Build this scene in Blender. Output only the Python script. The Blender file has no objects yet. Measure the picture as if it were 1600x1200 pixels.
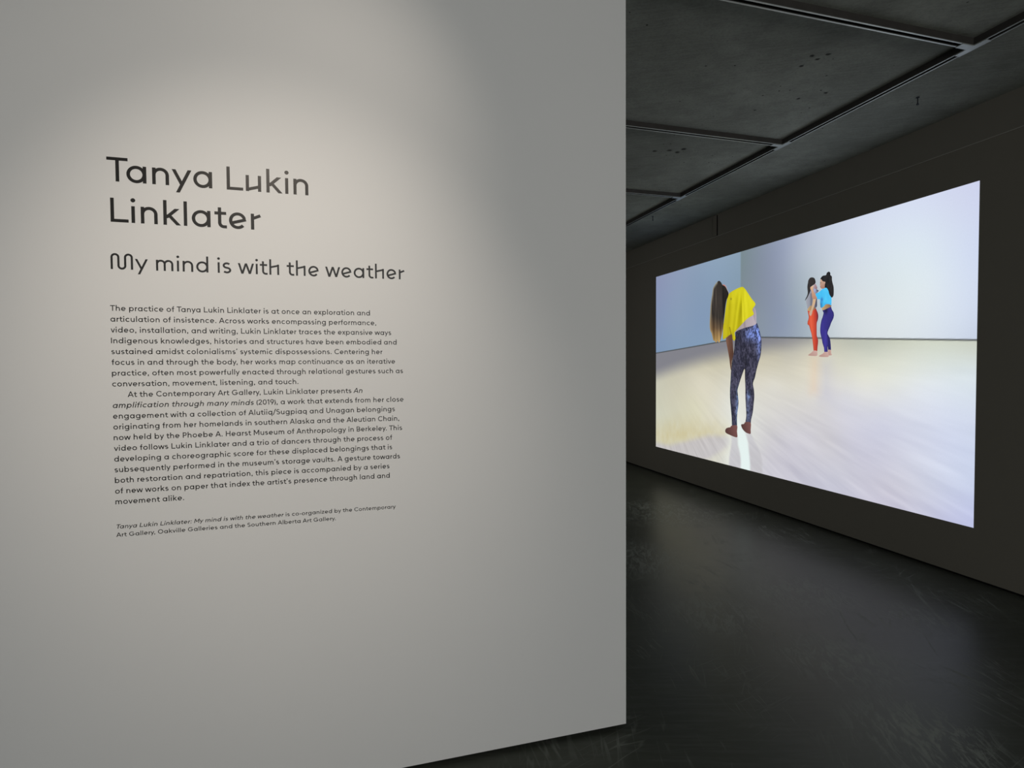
import bpy, math, random
import numpy as np
from mathutils import Matrix, Vector
from mathutils.geometry import delaunay_2d_cdt

# ------------------------------------------------------------------ camera, world, lights, exposure
scene = bpy.context.scene
EYE = 1.55
cam_d = bpy.data.cameras.new('camera')
cam_d.sensor_width = 36.0
cam_d.lens = 883.526 / 1600 * 36
cam_d.clip_end = 60
cam = bpy.data.objects.new('camera', cam_d)
scene.collection.objects.link(cam)
R_ = Vector((0.96147185, -0.27482761, -0.00645454))
U_ = Vector((0.01438171, 0.02683889, 0.99953631))
F_ = Vector((0.27452695, 0.96111886, -0.02975733))
m = Matrix((R_, U_, -F_)).transposed().to_4x4()
m.translation = (0, 0, EYE)
cam.matrix_world = m
scene.camera = cam

world = bpy.data.worlds.new('world')
world.use_nodes = True
world.node_tree.nodes['Background'].inputs[0].default_value = (0.5, 0.55, 0.6, 1)
world.node_tree.nodes['Background'].inputs[1].default_value = 0.02
scene.world = world
vs = scene.view_settings
vs.view_transform = 'Standard'
vs.look = 'None'
vs.exposure = 0.0
vs.gamma = 1.0
vs.use_curve_mapping = False
scene.cycles.max_bounces = 8
scene.cycles.diffuse_bounces = 5
scene.cycles.sample_clamp_indirect = 3.0


def area_light(name, loc, target, size, power, col, spread=180):
    d = bpy.data.lights.new(name, 'AREA')
    d.shape = 'RECTANGLE'
    d.size, d.size_y = size
    d.energy = power
    d.color = col
    d.spread = math.radians(spread)
    o = bpy.data.objects.new(name, d)
    scene.collection.objects.link(o)
    o.location = loc
    o.rotation_euler = (Vector(target) - Vector(loc)).to_track_quat('-Z', 'Y').to_euler()
    return o


def spot_light(name, loc, target, power, angle, blend, radius, col):
    d = bpy.data.lights.new(name, 'SPOT')
    d.energy = power
    d.spot_size = math.radians(angle)
    d.spot_blend = blend
    d.shadow_soft_size = radius
    d.color = col
    o = bpy.data.objects.new(name, d)
    scene.collection.objects.link(o)
    o.location = loc
    o.rotation_euler = (Vector(target) - Vector(loc)).to_track_quat('-Z', 'Y').to_euler()
    return o


# unseen broad light added behind the camera as even ambient fill
area_light('ambient_fill_light', (0.4, -4.6, 2.0), (0.2, 2.0, 1.1), (6.0, 2.2), 97, (1.0, 0.99, 0.965), 150)
# warm track spot washing the lettered wall
spot_light('track_spot', (-0.57, -0.04, 3.24), (-0.26, 2.156, 1.55), 108, 46, 1.0, 0.04, (1.0, 0.87, 0.74))
spot_light('track_spot_wide', (0.34, 0.98, 3.13), (-0.36, 2.156, 2.27), 19, 78, 1.0, 0.04, (1.0, 0.87, 0.74))

# dim hidden fill added beyond the lettered wall to brighten the projection wall
area_light('wall_fill_light', (0.9, 7.0, 3.1), (4.2, 7.6, 0.6), (1.2, 1.2), 5, (1.0, 0.98, 0.94), 120)

# ------------------------------------------------------------------ helpers
COL = scene.collection


def link(o, parent=None):
    COL.objects.link(o)
    if parent is not None:
        o.parent = parent
    return o


def mesh_obj(name, verts, faces, mat, parent=None, smooth=False):
    me = bpy.data.meshes.new(name)
    me.from_pydata([tuple(v) for v in verts], [], [tuple(f) for f in faces])
    me.validate()
    me.update()
    if mat is not None:
        me.materials.append(mat)
    if smooth:
        me.polygons.foreach_set('use_smooth', [True] * len(me.polygons))
    return link(bpy.data.objects.new(name, me), parent)


class MB:
    """collects boxes and lathes into one mesh"""

    def __init__(self):
        self.v, self.f = [], []

    def box(self, x0, x1, y0, y1, z0, z1):
        n = len(self.v)
        self.v += [(x, y, z) for z in (z0, z1) for y in (y0, y1) for x in (x0, x1)]
        self.f += [tuple(n + i for i in q) for q in
                   ((0, 2, 3, 1), (4, 5, 7, 6), (0, 1, 5, 4), (2, 6, 7, 3), (0, 4, 6, 2), (1, 3, 7, 5))]
        return self

    def lathe(self, cx, cy, prof, n=14):
        b = len(self.v)
        for r, z in prof:
            for k in range(n):
                a = 2 * math.pi * k / n
                self.v.append((cx + r * math.cos(a), cy + r * math.sin(a), z))
        for i in range(len(prof) - 1):
            for k in range(n):
                k2 = (k + 1) % n
                self.f.append((b + i * n + k, b + i * n + k2, b + (i + 1) * n + k2, b + (i + 1) * n + k))
        self.f.append(tuple(b + k for k in range(n))[::-1])
        self.f.append(tuple(b + (len(prof) - 1) * n + k for k in range(n)))
        return self

    def build(self, name, mat, parent=None):
        return mesh_obj(name, self.v, self.f, mat, parent)


def structure(o):
    o['kind'] = 'structure'
    return o


def thing(o, label, cat, group=None):
    o['label'] = label
    o['category'] = cat
    if group:
        o['group'] = group
    return o


def empty(name, loc=(0, 0, 0)):
    o = bpy.data.objects.new(name, None)
    o.location = loc
    o.empty_display_size = 0.1
    return link(o)


# ------------------------------------------------------------------ materials
def lin(c):
    c = c / 255.0
    return c / 12.92 if c <= 0.04045 else ((c + 0.055) / 1.055) ** 2.4


def rgb(r, g, b):
    return (lin(r), lin(g), lin(b), 1)


class NT:
    def __init__(self, name):
        self.m = bpy.data.materials.new(name)
        self.m.use_nodes = True
        self.t = self.m.node_tree
        self.b = self.t.nodes['Principled BSDF']

    def n(self, kind, **kw):
        nd = self.t.nodes.new(kind)
        for k, v in kw.items():
            if k in nd.inputs:
                nd.inputs[k].default_value = v
            else:
                setattr(nd, k, v)
        return nd

    def l(self, a, b):
        self.t.links.new(a, b)

    def math(self, op, a, b=None, c=None, clamp=False):
        nd = self.t.nodes.new('ShaderNodeMath')
        nd.operation = op
        nd.use_clamp = clamp
        for i, v in enumerate((a, b, c)):
            if v is None:
                continue
            if isinstance(v, (int, float)):
                nd.inputs[i].default_value = v
            else:
                self.l(v, nd.inputs[i])
        return nd.outputs[0]

    def coord(self, scale=(1, 1, 1), rot=(0, 0, 0), loc=(0, 0, 0)):
        """object coordinates, turned first, stretched second"""
        out = self.t.nodes.new('ShaderNodeTexCoord').outputs['Object']
        for key, val in (('Rotation', rot), ('Scale', scale), ('Location', loc)):
            mp = self.t.nodes.new('ShaderNodeMapping')
            mp.inputs[key].default_value = val
            self.l(out, mp.inputs['Vector'])
            out = mp.outputs[0]
        return out

    def noise(self, vec, scale, detail=4, rough=0.5, dist=0.0):
        nd = self.n('ShaderNodeTexNoise', Scale=scale, Detail=detail, Roughness=rough, Distortion=dist)
        self.l(vec, nd.inputs['Vector'])
        return nd.outputs[0]

    def ramp(self, fac, p0, p1, c0=(0, 0, 0, 1), c1=(1, 1, 1, 1)):
        nd = self.t.nodes.new('ShaderNodeValToRGB')
        nd.color_ramp.elements[0].position = p0
        nd.color_ramp.elements[0].color = c0
        nd.color_ramp.elements[1].position = p1
        nd.color_ramp.elements[1].color = c1
        self.l(fac, nd.inputs[0])
        return nd.outputs[0]

    def mix(self, fac, a, b, mode='MIX'):
        nd = self.t.nodes.new('ShaderNodeMix')
        nd.data_type = 'RGBA'
        nd.blend_type = mode
        for s, v in ((0, fac), (6, a), (7, b)):
            if isinstance(v, (int, float, tuple)):
                nd.inputs[s].default_value = v
            else:
                self.l(v, nd.inputs[s])
        return nd.outputs[2]

    def bump(self, h, strength, dist):
        nd = self.n('ShaderNodeBump', Strength=strength, Distance=dist)
        self.l(h, nd.inputs['Height'])
        self.l(nd.outputs[0], self.b.inputs['Normal'])


def paint(name, col, rough=0.85, spec=0.3, grain=0.04, scale=40):
    t = NT(name)
    v = t.coord()
    c2 = tuple(x * (1 - grain * 2) for x in col[:3]) + (1,)
    t.l(t.ramp(t.noise(v, scale * 0.05, 3), 0.3, 0.7, c2, col), t.b.inputs['Base Color'])
    t.b.inputs['Roughness'].default_value = rough
    t.b.inputs['Specular IOR Level'].default_value = spec
    t.bump(t.noise(v, scale * 8, 3), 0.06, 0.002)
    return t.m


M = {}
M['white_wall'] = paint('white_wall_paint', (0.78, 0.79, 0.79, 1), 0.9, 0.2, 0.006)
M['dark_wall'] = paint('charcoal_wall_paint', (0.225, 0.212, 0.180, 1), 0.95, 0.1, 0.01)
M['bulkhead'] = paint('charcoal_bulkhead_paint', (0.225, 0.214, 0.184, 1), 0.9, 0.15, 0.02)
M['lit_edge'] = paint('lit_edge_paint', (0.42, 0.41, 0.37, 1), 0.7, 0.3, 0.02)  # lighter tone painted in for light caught under the bulkhead
M['black'] = paint('black_recess', (0.012, 0.012, 0.012, 1), 0.9, 0.1)


H = 3.366            # ceiling height
PITS = [(2.710, 2.719, 0.016), (2.695, 2.783, 0.016), (2.633, 2.757, 0.016), (2.658, 2.868, 0.016), (3.075, 3.103, 0.016), (2.959, 3.218, 0.016), (2.497, 4.310, 0.026), (2.610, 4.265, 0.026), (2.697, 4.286, 0.026), (2.710, 4.210, 0.026), (2.097, 3.020, 0.010), (2.795, 3.441, 0.010)]


def concrete_ceiling():
    t = NT('cast_concrete_soffit')
    v = t.coord()
    big = t.noise(v, 1.1, 5, 0.6, 0.3)
    mid = t.noise(v, 7.0, 6, 0.65)
    fine = t.noise(v, 60.0, 4, 0.7)
    c = t.mix(t.ramp(big, 0.32, 0.68), (0.235, 0.250, 0.220, 1), (0.44, 0.468, 0.42, 1))
    c = t.mix(t.math('MULTIPLY', t.ramp(mid, 0.35, 0.7), 0.6), c, (0.20, 0.21, 0.19, 1))
    # diagonal board grain
    sv = t.coord((3.0, 40.0, 1), (0, 0, 0.5))
    streak = t.noise(sv, 1.5, 4, 0.6)
    c = t.mix(t.math('MULTIPLY', t.ramp(streak, 0.4, 0.75), 0.35), c, (0.44, 0.46, 0.43, 1))
    c = t.mix(t.math('MULTIPLY', t.ramp(fine, 0.45, 0.75), 0.35), c, (0.12, 0.125, 0.115, 1))
    # blow holes
    vo = t.n('ShaderNodeTexVoronoi', Scale=16.0)
    t.l(t.coord(), vo.inputs['Vector'])
    hole = t.math('LESS_THAN', vo.outputs['Distance'], 0.10)
    gate = t.ramp(t.noise(v, 3.1, 2), 0.56, 0.60)
    hole = t.math('MULTIPLY', hole, gate)
    c = t.mix(hole, c, (0.05, 0.05, 0.045, 1))
    tc = t.t.nodes.new('ShaderNodeTexCoord')
    wob = t.n('ShaderNodeVectorMath', operation='ADD')
    nz = t.n('ShaderNodeTexNoise', Scale=30.0)
    sc = t.n('ShaderNodeVectorMath', operation='SCALE')
    sc.inputs['Scale'].default_value = 0.022
    t.l(tc.outputs['Object'], nz.inputs['Vector'])
    t.l(nz.outputs['Color'], sc.inputs[0])
    t.l(tc.outputs['Object'], wob.inputs[0])
    t.l(sc.outputs[0], wob.inputs[1])
    for (x, y, r) in PITS:
        d = t.n('ShaderNodeVectorMath', operation='DISTANCE')
        t.l(wob.outputs[0], d.inputs[0])
        d.inputs[1].default_value = (x + 0.011, y + 0.011, H + 0.011)
        pit = t.ramp(t.math('DIVIDE', d.outputs['Value'], r), 0.5, 1.0, (1, 1, 1, 1), (0, 0, 0, 1))
        hole = t.math('MAXIMUM', hole, pit)
        c = t.mix(pit, c, (0.05, 0.05, 0.045, 1))
    t.l(c, t.b.inputs['Base Color'])
    t.b.inputs['Roughness'].default_value = 0.85
    t.b.inputs['Specular IOR Level'].default_value = 0.25
    h = t.math('SUBTRACT', t.math('ADD', t.math('MULTIPLY', mid, 0.6), t.math('MULTIPLY', fine, 0.3)), hole)
    t.bump(h, 0.35, 0.01)
    return t.m


M['ceiling'] = concrete_ceiling()


def concrete_floor():
    t = NT('polished_dark_concrete')
    v = t.coord()
    big = t.noise(v, 0.8, 5, 0.6, 0.4)
    mid = t.noise(v, 5.0, 6, 0.65, 0.5)
    sv = t.coord((1.2, 12.0, 1), (0, 0, 0.28))
    brushed = t.noise(sv, 3.0, 5, 0.65, 0.3)
    c = t.mix(t.ramp(big, 0.3, 0.7), (0.050, 0.055, 0.044, 1), (0.075, 0.082, 0.067, 1))
    c = t.mix(t.math('MULTIPLY', t.ramp(mid, 0.4, 0.75), 0.5), c, (0.048, 0.050, 0.046, 1))
    c = t.mix(t.math('MULTIPLY', t.ramp(brushed, 0.45, 0.75), 0.45), c, (0.100, 0.106, 0.098, 1))
    # scuffs: thin warped streaks where two noises agree
    marks = None
    for rot, sc, seed in ((-1.27, 1.0, 0.0), (-1.6, 1.3, 7.0), (-0.95, 0.8, 13.0), (-0.3, 1.1, 21.0), (-1.35, 1.6, 33.0)):
        s1 = t.noise(t.coord((0.6 * sc, 7.0 * sc, 1), (0, 0, rot), (seed, seed, 0)), 1.6, 2, 0.5, 0.25)
        line = t.ramp(t.math('ABSOLUTE', t.math('SUBTRACT', s1, 0.5)), 0.0, 0.016, (1, 1, 1, 1), (0, 0, 0, 1))
        g = t.ramp(t.noise(t.coord((1, 1, 1), (0, 0, 0), (seed * 2, 3, 0)), 1.7, 3, 0.6), 0.54, 0.64)
        s = t.math('MULTIPLY', line, g)
        marks = s if marks is None else t.math('MAXIMUM', marks, s)
    # trodden patches: (x, y, radius, strength)
    tc = t.t.nodes.new('ShaderNodeTexCoord')
    rub = t.noise(t.coord((2.5, 8.0, 1), (0, 0, -1.1)), 2.6, 5, 0.7, 1.5)
    rub = t.ramp(rub, 0.47, 0.58)
    worn = None
    for (x, y, r, k) in ((2.28, 1.75, 0.34, 0.95), (2.45, 2.35, 0.35, 0.75), (2.9, 3.1, 0.45, 0.45),
                         (3.2, 5.3, 0.7, 0.6), (2.2, 3.0, 0.35, 0.5), (2.2, 4.1, 0.5, 0.45), (3.3, 2.6, 0.3, 0.35)):
        d = t.n('ShaderNodeVectorMath', operation='DISTANCE')
        t.l(tc.outputs['Object'], d.inputs[0])
        d.inputs[1].default_value = (x, y, 0)
        g = t.ramp(t.math('DIVIDE', d.outputs['Value'], r), 0.35, 1.0, (k, k, k, 1), (0, 0, 0, 1))
        g = t.math('MULTIPLY', rub, g)
        worn = g if worn is None else t.math('MAXIMUM', worn, g)
    c = t.mix(t.math('MULTIPLY', marks, 0.42), c, (0.22, 0.24, 0.215, 1))
    c = t.mix(t.math('MULTIPLY', worn, 0.85), c, (0.26, 0.285, 0.255, 1))
    marks = t.math('MAXIMUM', marks, worn)
    t.l(c, t.b.inputs['Base Color'])
    r = t.math('ADD', 0.27, t.math('MULTIPLY', brushed, 0.14))
    r = t.math('ADD', r, t.math('MULTIPLY', marks, 0.18))
    t.l(r, t.b.inputs['Roughness'])
    t.b.inputs['Specular IOR Level'].default_value = 0.13
    t.b.inputs['Specular Tint'].default_value = (0.98, 1.0, 0.86, 1)
    t.bump(t.math('ADD', t.math('MULTIPLY', brushed, 0.6), mid), 0.10, 0.004)
    return t.m


M['floor'] = concrete_floor()


def metal(name, col, rough):
    t = NT(name)
    v = t.coord()
    t.l(t.ramp(t.noise(v, 14, 4), 0.3, 0.7, tuple(x * 0.8 for x in col[:3]) + (1,), col), t.b.inputs['Base Color'])
    t.b.inputs['Metallic'].default_value = 0.6
    t.b.inputs['Roughness'].default_value = rough
    return t.m


M['channel'] = metal('galvanised_channel', (0.60, 0.64, 0.63, 1), 0.45)
M['channel_body'] = metal('dark_channel_body', (0.085, 0.08, 0.075, 1), 0.7)
M['dark_metal'] = metal('dark_hook_metal', (0.05, 0.06, 0.07, 1), 0.5)


def vinyl():
    t = NT('black_cut_vinyl')
    v = t.coord()
    t.l(t.ramp(t.noise(v, 12, 2), 0.3, 0.7, (0.012, 0.012, 0.012, 1), (0.018, 0.017, 0.016, 1)), t.b.inputs['Base Color'])
    t.b.inputs['Roughness'].default_value = 0.32
    t.b.inputs['Specular IOR Level'].default_value = 0.26
    return t.m


M['vinyl'] = vinyl()
M['vinyl_small'] = vinyl()
M['vinyl_small'].name = 'small_cut_vinyl'


def projected():
    t = NT('projected_light')
    a = t.t.nodes.new('ShaderNodeVertexColor')
    a.layer_name = 'picture'
    v = t.coord()
    g = t.ramp(t.noise(v, 90, 2), 0.2, 0.8, (0.985, 0.985, 0.985, 1), (1.015, 1.015, 1.015, 1))
    c = t.mix(1.0, a.outputs['Color'], g, 'MULTIPLY')
    t.b.inputs['Base Color'].default_value = (0.06, 0.06, 0.06, 1)
    t.b.inputs['Roughness'].default_value = 0.9
    t.l(c, t.b.inputs['Emission Color'])
    t.b.inputs['Emission Strength'].default_value = 1.0
    return t.m


M['projected'] = projected()

# ------------------------------------------------------------------ the room

TW = 2.156           # face of the lettered wall (runs along x)
TE = 1.1144          # its free end
SW = 4.2596          # face of the projection wall (runs along y)
LEDGE = 3.108        # foot of the bulkhead over it
X0, Y0, Y1 = -6.0, -5.0, 10.6

structure(MB().box(X0 - 0.2, SW + 0.2, Y0 - 0.2, Y1 + 0.2, -0.15, 0.0).build('floor', M['floor']))
ceiling = structure(MB().box(X0 - 0.2, SW + 0.2, Y0 - 0.2, Y1 + 0.2, H, H + 0.2).build('ceiling', M['ceiling']))
structure(MB().box(X0, TE, TW, TW + 0.24, 0.020, H).build('wall_left', M['white_wall']))
structure(MB().box(X0, TE - 0.03, TW + 0.03, TW + 0.21, 0.0, 0.020).build('baseboard_left', M['black']))
wall_r = structure(MB().box(SW, SW + 0.2, Y0, Y1, 0.020, H).build('wall_right', M['dark_wall']))
structure(MB().box(SW + 0.02, SW + 0.2, Y0, Y1, 0.0, 0.020).build('baseboard_right', M['black']))
structure(MB().box(SW - 0.003, SW, Y0, Y1, LEDGE, H).build('trim_1', M['bulkhead']))
structure(MB().box(X0 - 0.2, SW + 0.2, Y1, Y1 + 0.2, 0.0, H).build('wall_back', M['dark_wall']))
structure(MB().box(X0 - 0.2, SW + 0.2, Y0 - 0.2, Y0, 0.0, H).build('wall_front', M['white_wall']))
structure(MB().box(X0 - 0.2, X0, Y0, TW, 0.0, H).build('wall_side', M['white_wall']))
structure(MB().box(-0.7, -0.5, TW + 0.24, Y1, 0.0, H).build('wall_bounce', M['white_wall']))  # unseen white wall added to bounce picture light onto the dark wall

structure(MB().box(SW - 0.005, SW, Y0, Y1, LEDGE - 0.005, LEDGE).build('trim_2', M['lit_edge']))  # pale strip painting the lit lower edge of the bulkhead

# vertical cover strip on the bulkhead
cs = MB().box(SW - 0.013, SW - 0.003, 5.900, 5.965, LEDGE + 0.004, H - 0.012).build('cover_strip', M['dark_wall'])
MB().box(SW - 0.008, SW - 0.003, 5.885, 5.900, LEDGE + 0.004, H - 0.012).build('shadow_gap', M['black'], cs)
thing(cs, 'short dark vertical cover strip on the bulkhead above the projection', 'cover')

# ---- inset framing channels on the soffit: U section, open slot facing down
CW, CD, SL, TH = 0.041, 0.041, 0.025, 0.003
CZ = H - CD


def channel(axis, c, a, b):
    """dark body with two bright lips either side of the slot"""
    mb, lips = MB(), MB()
    h = CW / 2

    def bx(m_, u0, u1, z0, z1):
        if axis == 'y':
            m_.box(u0, u1, a, b, z0, z1)
        else:
            m_.box(a, b, u0, u1, z0, z1)
    bx(mb, c - h, c - h + TH, CZ + TH, H)
    bx(mb, c + h - TH, c + h, CZ + TH, H)
    bx(mb, c - h + TH, c + h - TH, H - TH, H)
    bx(lips, c - h, c - SL / 2, CZ, CZ + TH)
    bx(lips, c + SL / 2, c + h, CZ, CZ + TH)
    bx(mb, c - SL / 2 - TH, c - SL / 2, CZ + TH, CZ + 0.010)
    bx(mb, c + SL / 2, c + SL / 2 + TH, CZ + TH, CZ + 0.010)
    body = mb.build('ceiling_channel', M['channel_body'], ceiling)
    o = lips.build('channel_lip', M['channel'], body)
    o['label'] = 'pale metal lips along the slot'
    return body


XG, YG, SP = 3.3853, 2.3923, 1.4545
for c in (XG, XG - 3.0, XG - 6.0):
    channel('y', c, Y0, Y1)
for k in range(-4, 6):
    y = YG + k * SP
    channel('x', y, XG - 3.0 + CW / 2, XG - CW / 2)
    channel('x', y, XG - 6.0 + CW / 2, XG - 3.0 - CW / 2)
    # flat T-shaped joining plate under the crossing
    h = CW / 2
    mb = MB().box(XG - h, XG + h, y - 0.085, y + 0.085, CZ - 0.003, CZ)
    mb.box(XG - 0.10, XG - h, y - h, y + h, CZ - 0.003, CZ)
    mb.build('joining_plate', M['channel'], ceiling)


def hook(x, y, label):
    mb = MB()
    mb.lathe(x, y, [(0.011, H - 0.004), (0.011, H), ], 12)
    mb.lathe(x, y, [(0.004, H - 0.045), (0.004, H - 0.004)], 10)
    mb.lathe(x, y, [(0.007, H - 0.052), (0.008, H - 0.048), (0.007, H - 0.043)], 10)
    thing(mb.build('ceiling_hook', M['dark_metal']), label, 'hook')


hook(3.7354, 2.9888, 'small dark metal peg in the concrete ceiling above the right half of the projection')
hook(3.5507, 6.1712, 'faint small peg in the concrete ceiling close to the end of the lettered wall')

# ------------------------------------------------------------------ monoline geometric lettering, drawn as strokes
XH, ASC = 0.70, 1.045


def arc(cx, cy, rx, ry, a0, a1, n=None):
    n = n or max(3, int(abs(a1 - a0) / 90 * ARCN))
    return [(cx + rx * math.cos(math.radians(a0 + (a1 - a0) * i / n)),
             cy + ry * math.sin(math.radians(a0 + (a1 - a0) * i / n))) for i in range(n + 1)]


ARCN = 9


def stroke_poly(pts, w, closed=False):
    """ribbon of width w along a centre line: list of quads"""
    n = len(pts)
    L, Rr = [], []
    for i in range(n):
        p = pts[i]
        if closed:
            a, b = pts[i - 1], pts[(i + 1) % n]
        else:
            a, b = pts[max(i - 1, 0)], pts[min(i + 1, n - 1)]
        d1 = (p[0] - a[0], p[1] - a[1])
        d2 = (b[0] - p[0], b[1] - p[1])
        l1, l2 = math.hypot(*d1), math.hypot(*d2)
        if l1 < 1e-9:
            d1, l1 = d2, l2
        if l2 < 1e-9:
            d2, l2 = d1, l1
        n1 = (-d1[1] / l1, d1[0] / l1)
        n2 = (-d2[1] / l2, d2[0] / l2)
        mx, my = n1[0] + n2[0], n1[1] + n2[1]
        ml = math.hypot(mx, my) or 1
        mx, my = mx / ml, my / ml
        k = w / 2 / max(0.35, mx * n1[0] + my * n1[1])
        L.append((p[0] + mx * k, p[1] + my * k))
        Rr.append((p[0] - mx * k, p[1] - my * k))
    out = []
    for i in range(n if closed else n - 1):
        j = (i + 1) % n
        out.append([Rr[i], Rr[j], L[j], L[i]])
    return out


def diag(x0, y0, x1, y1, w):
    """straight stroke with level ends"""
    ln = math.hypot(x1 - x0, y1 - y0)
    hx = w / 2 * ln / abs(y1 - y0)
    q = [(x0 - hx, y0), (x0 + hx, y0), (x1 + hx, y1), (x1 - hx, y1)]
    return [q if y1 > y0 else q[::-1]]


def dot(cx, cy, r, n=16):
    return [[(cx + r * math.cos(2 * math.pi * i / n), cy + r * math.sin(2 * math.pi * i / n)) for i in range(n)]]


# side bearings (left, right)
SB = {}
for ch in 'bhiklmnprBDEFHIKLMNPRU1':
    SB[ch] = [0.105, 0.10]
for ch in 'acdegoqCGOQ0':
    SB[ch] = [0.075, 0.08]
for ch in 'adgqGMHNIiBhmnu':
    SB.setdefault(ch, [0.105, 0.10])
    SB[ch][1] = 0.105
SB.update({'u': [0.105, 0.105], 'v': [0.0, 0.0], 'w': [0.0, 0.0], 'x': [0.01, 0.01], 'y': [0.0, 0.0], 'z': [0.05, 0.05],
           't': [0.03, 0.01], 'f': [0.03, 0.0], 'r': [0.105, 0.0], 'k': [0.105, 0.0], 's': [0.06, 0.06], 'c': [0.075, 0.04],
           'b': [0.105, 0.075], 'p': [0.105, 0.075], 'e': [0.075, 0.075], 'o': [0.075, 0.075], 'T': [0.02, 0.0],
           'L': [0.105, 0.0], 'A': [0.01, 0.01], 'S': [0.06, 0.06], 'P': [0.105, 0.04], 'B': [0.105, 0.06],
           'C': [0.07, 0.04], '2': [0.05, 0.05], '9': [0.06, 0.06], '1': [0.02, 0.10], '(': [0.08, 0.02], ')': [0.02, 0.08],
           '.': [0.09, 0.09], ',': [0.08, 0.09], ':': [0.09, 0.09], "'": [0.06, 0.06], '-': [0.06, 0.06], '/': [0.0, 0.0]})
KERN = {'Ta': -0.13, 'ay': -0.0, 'ya': -0.01, 'at': 0.02, 'Th': 0.0, 'Al': 0, 'ry': -0.02, 'y,': -0.08, 'y.': -0.08, 'r,': -0.06}


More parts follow.
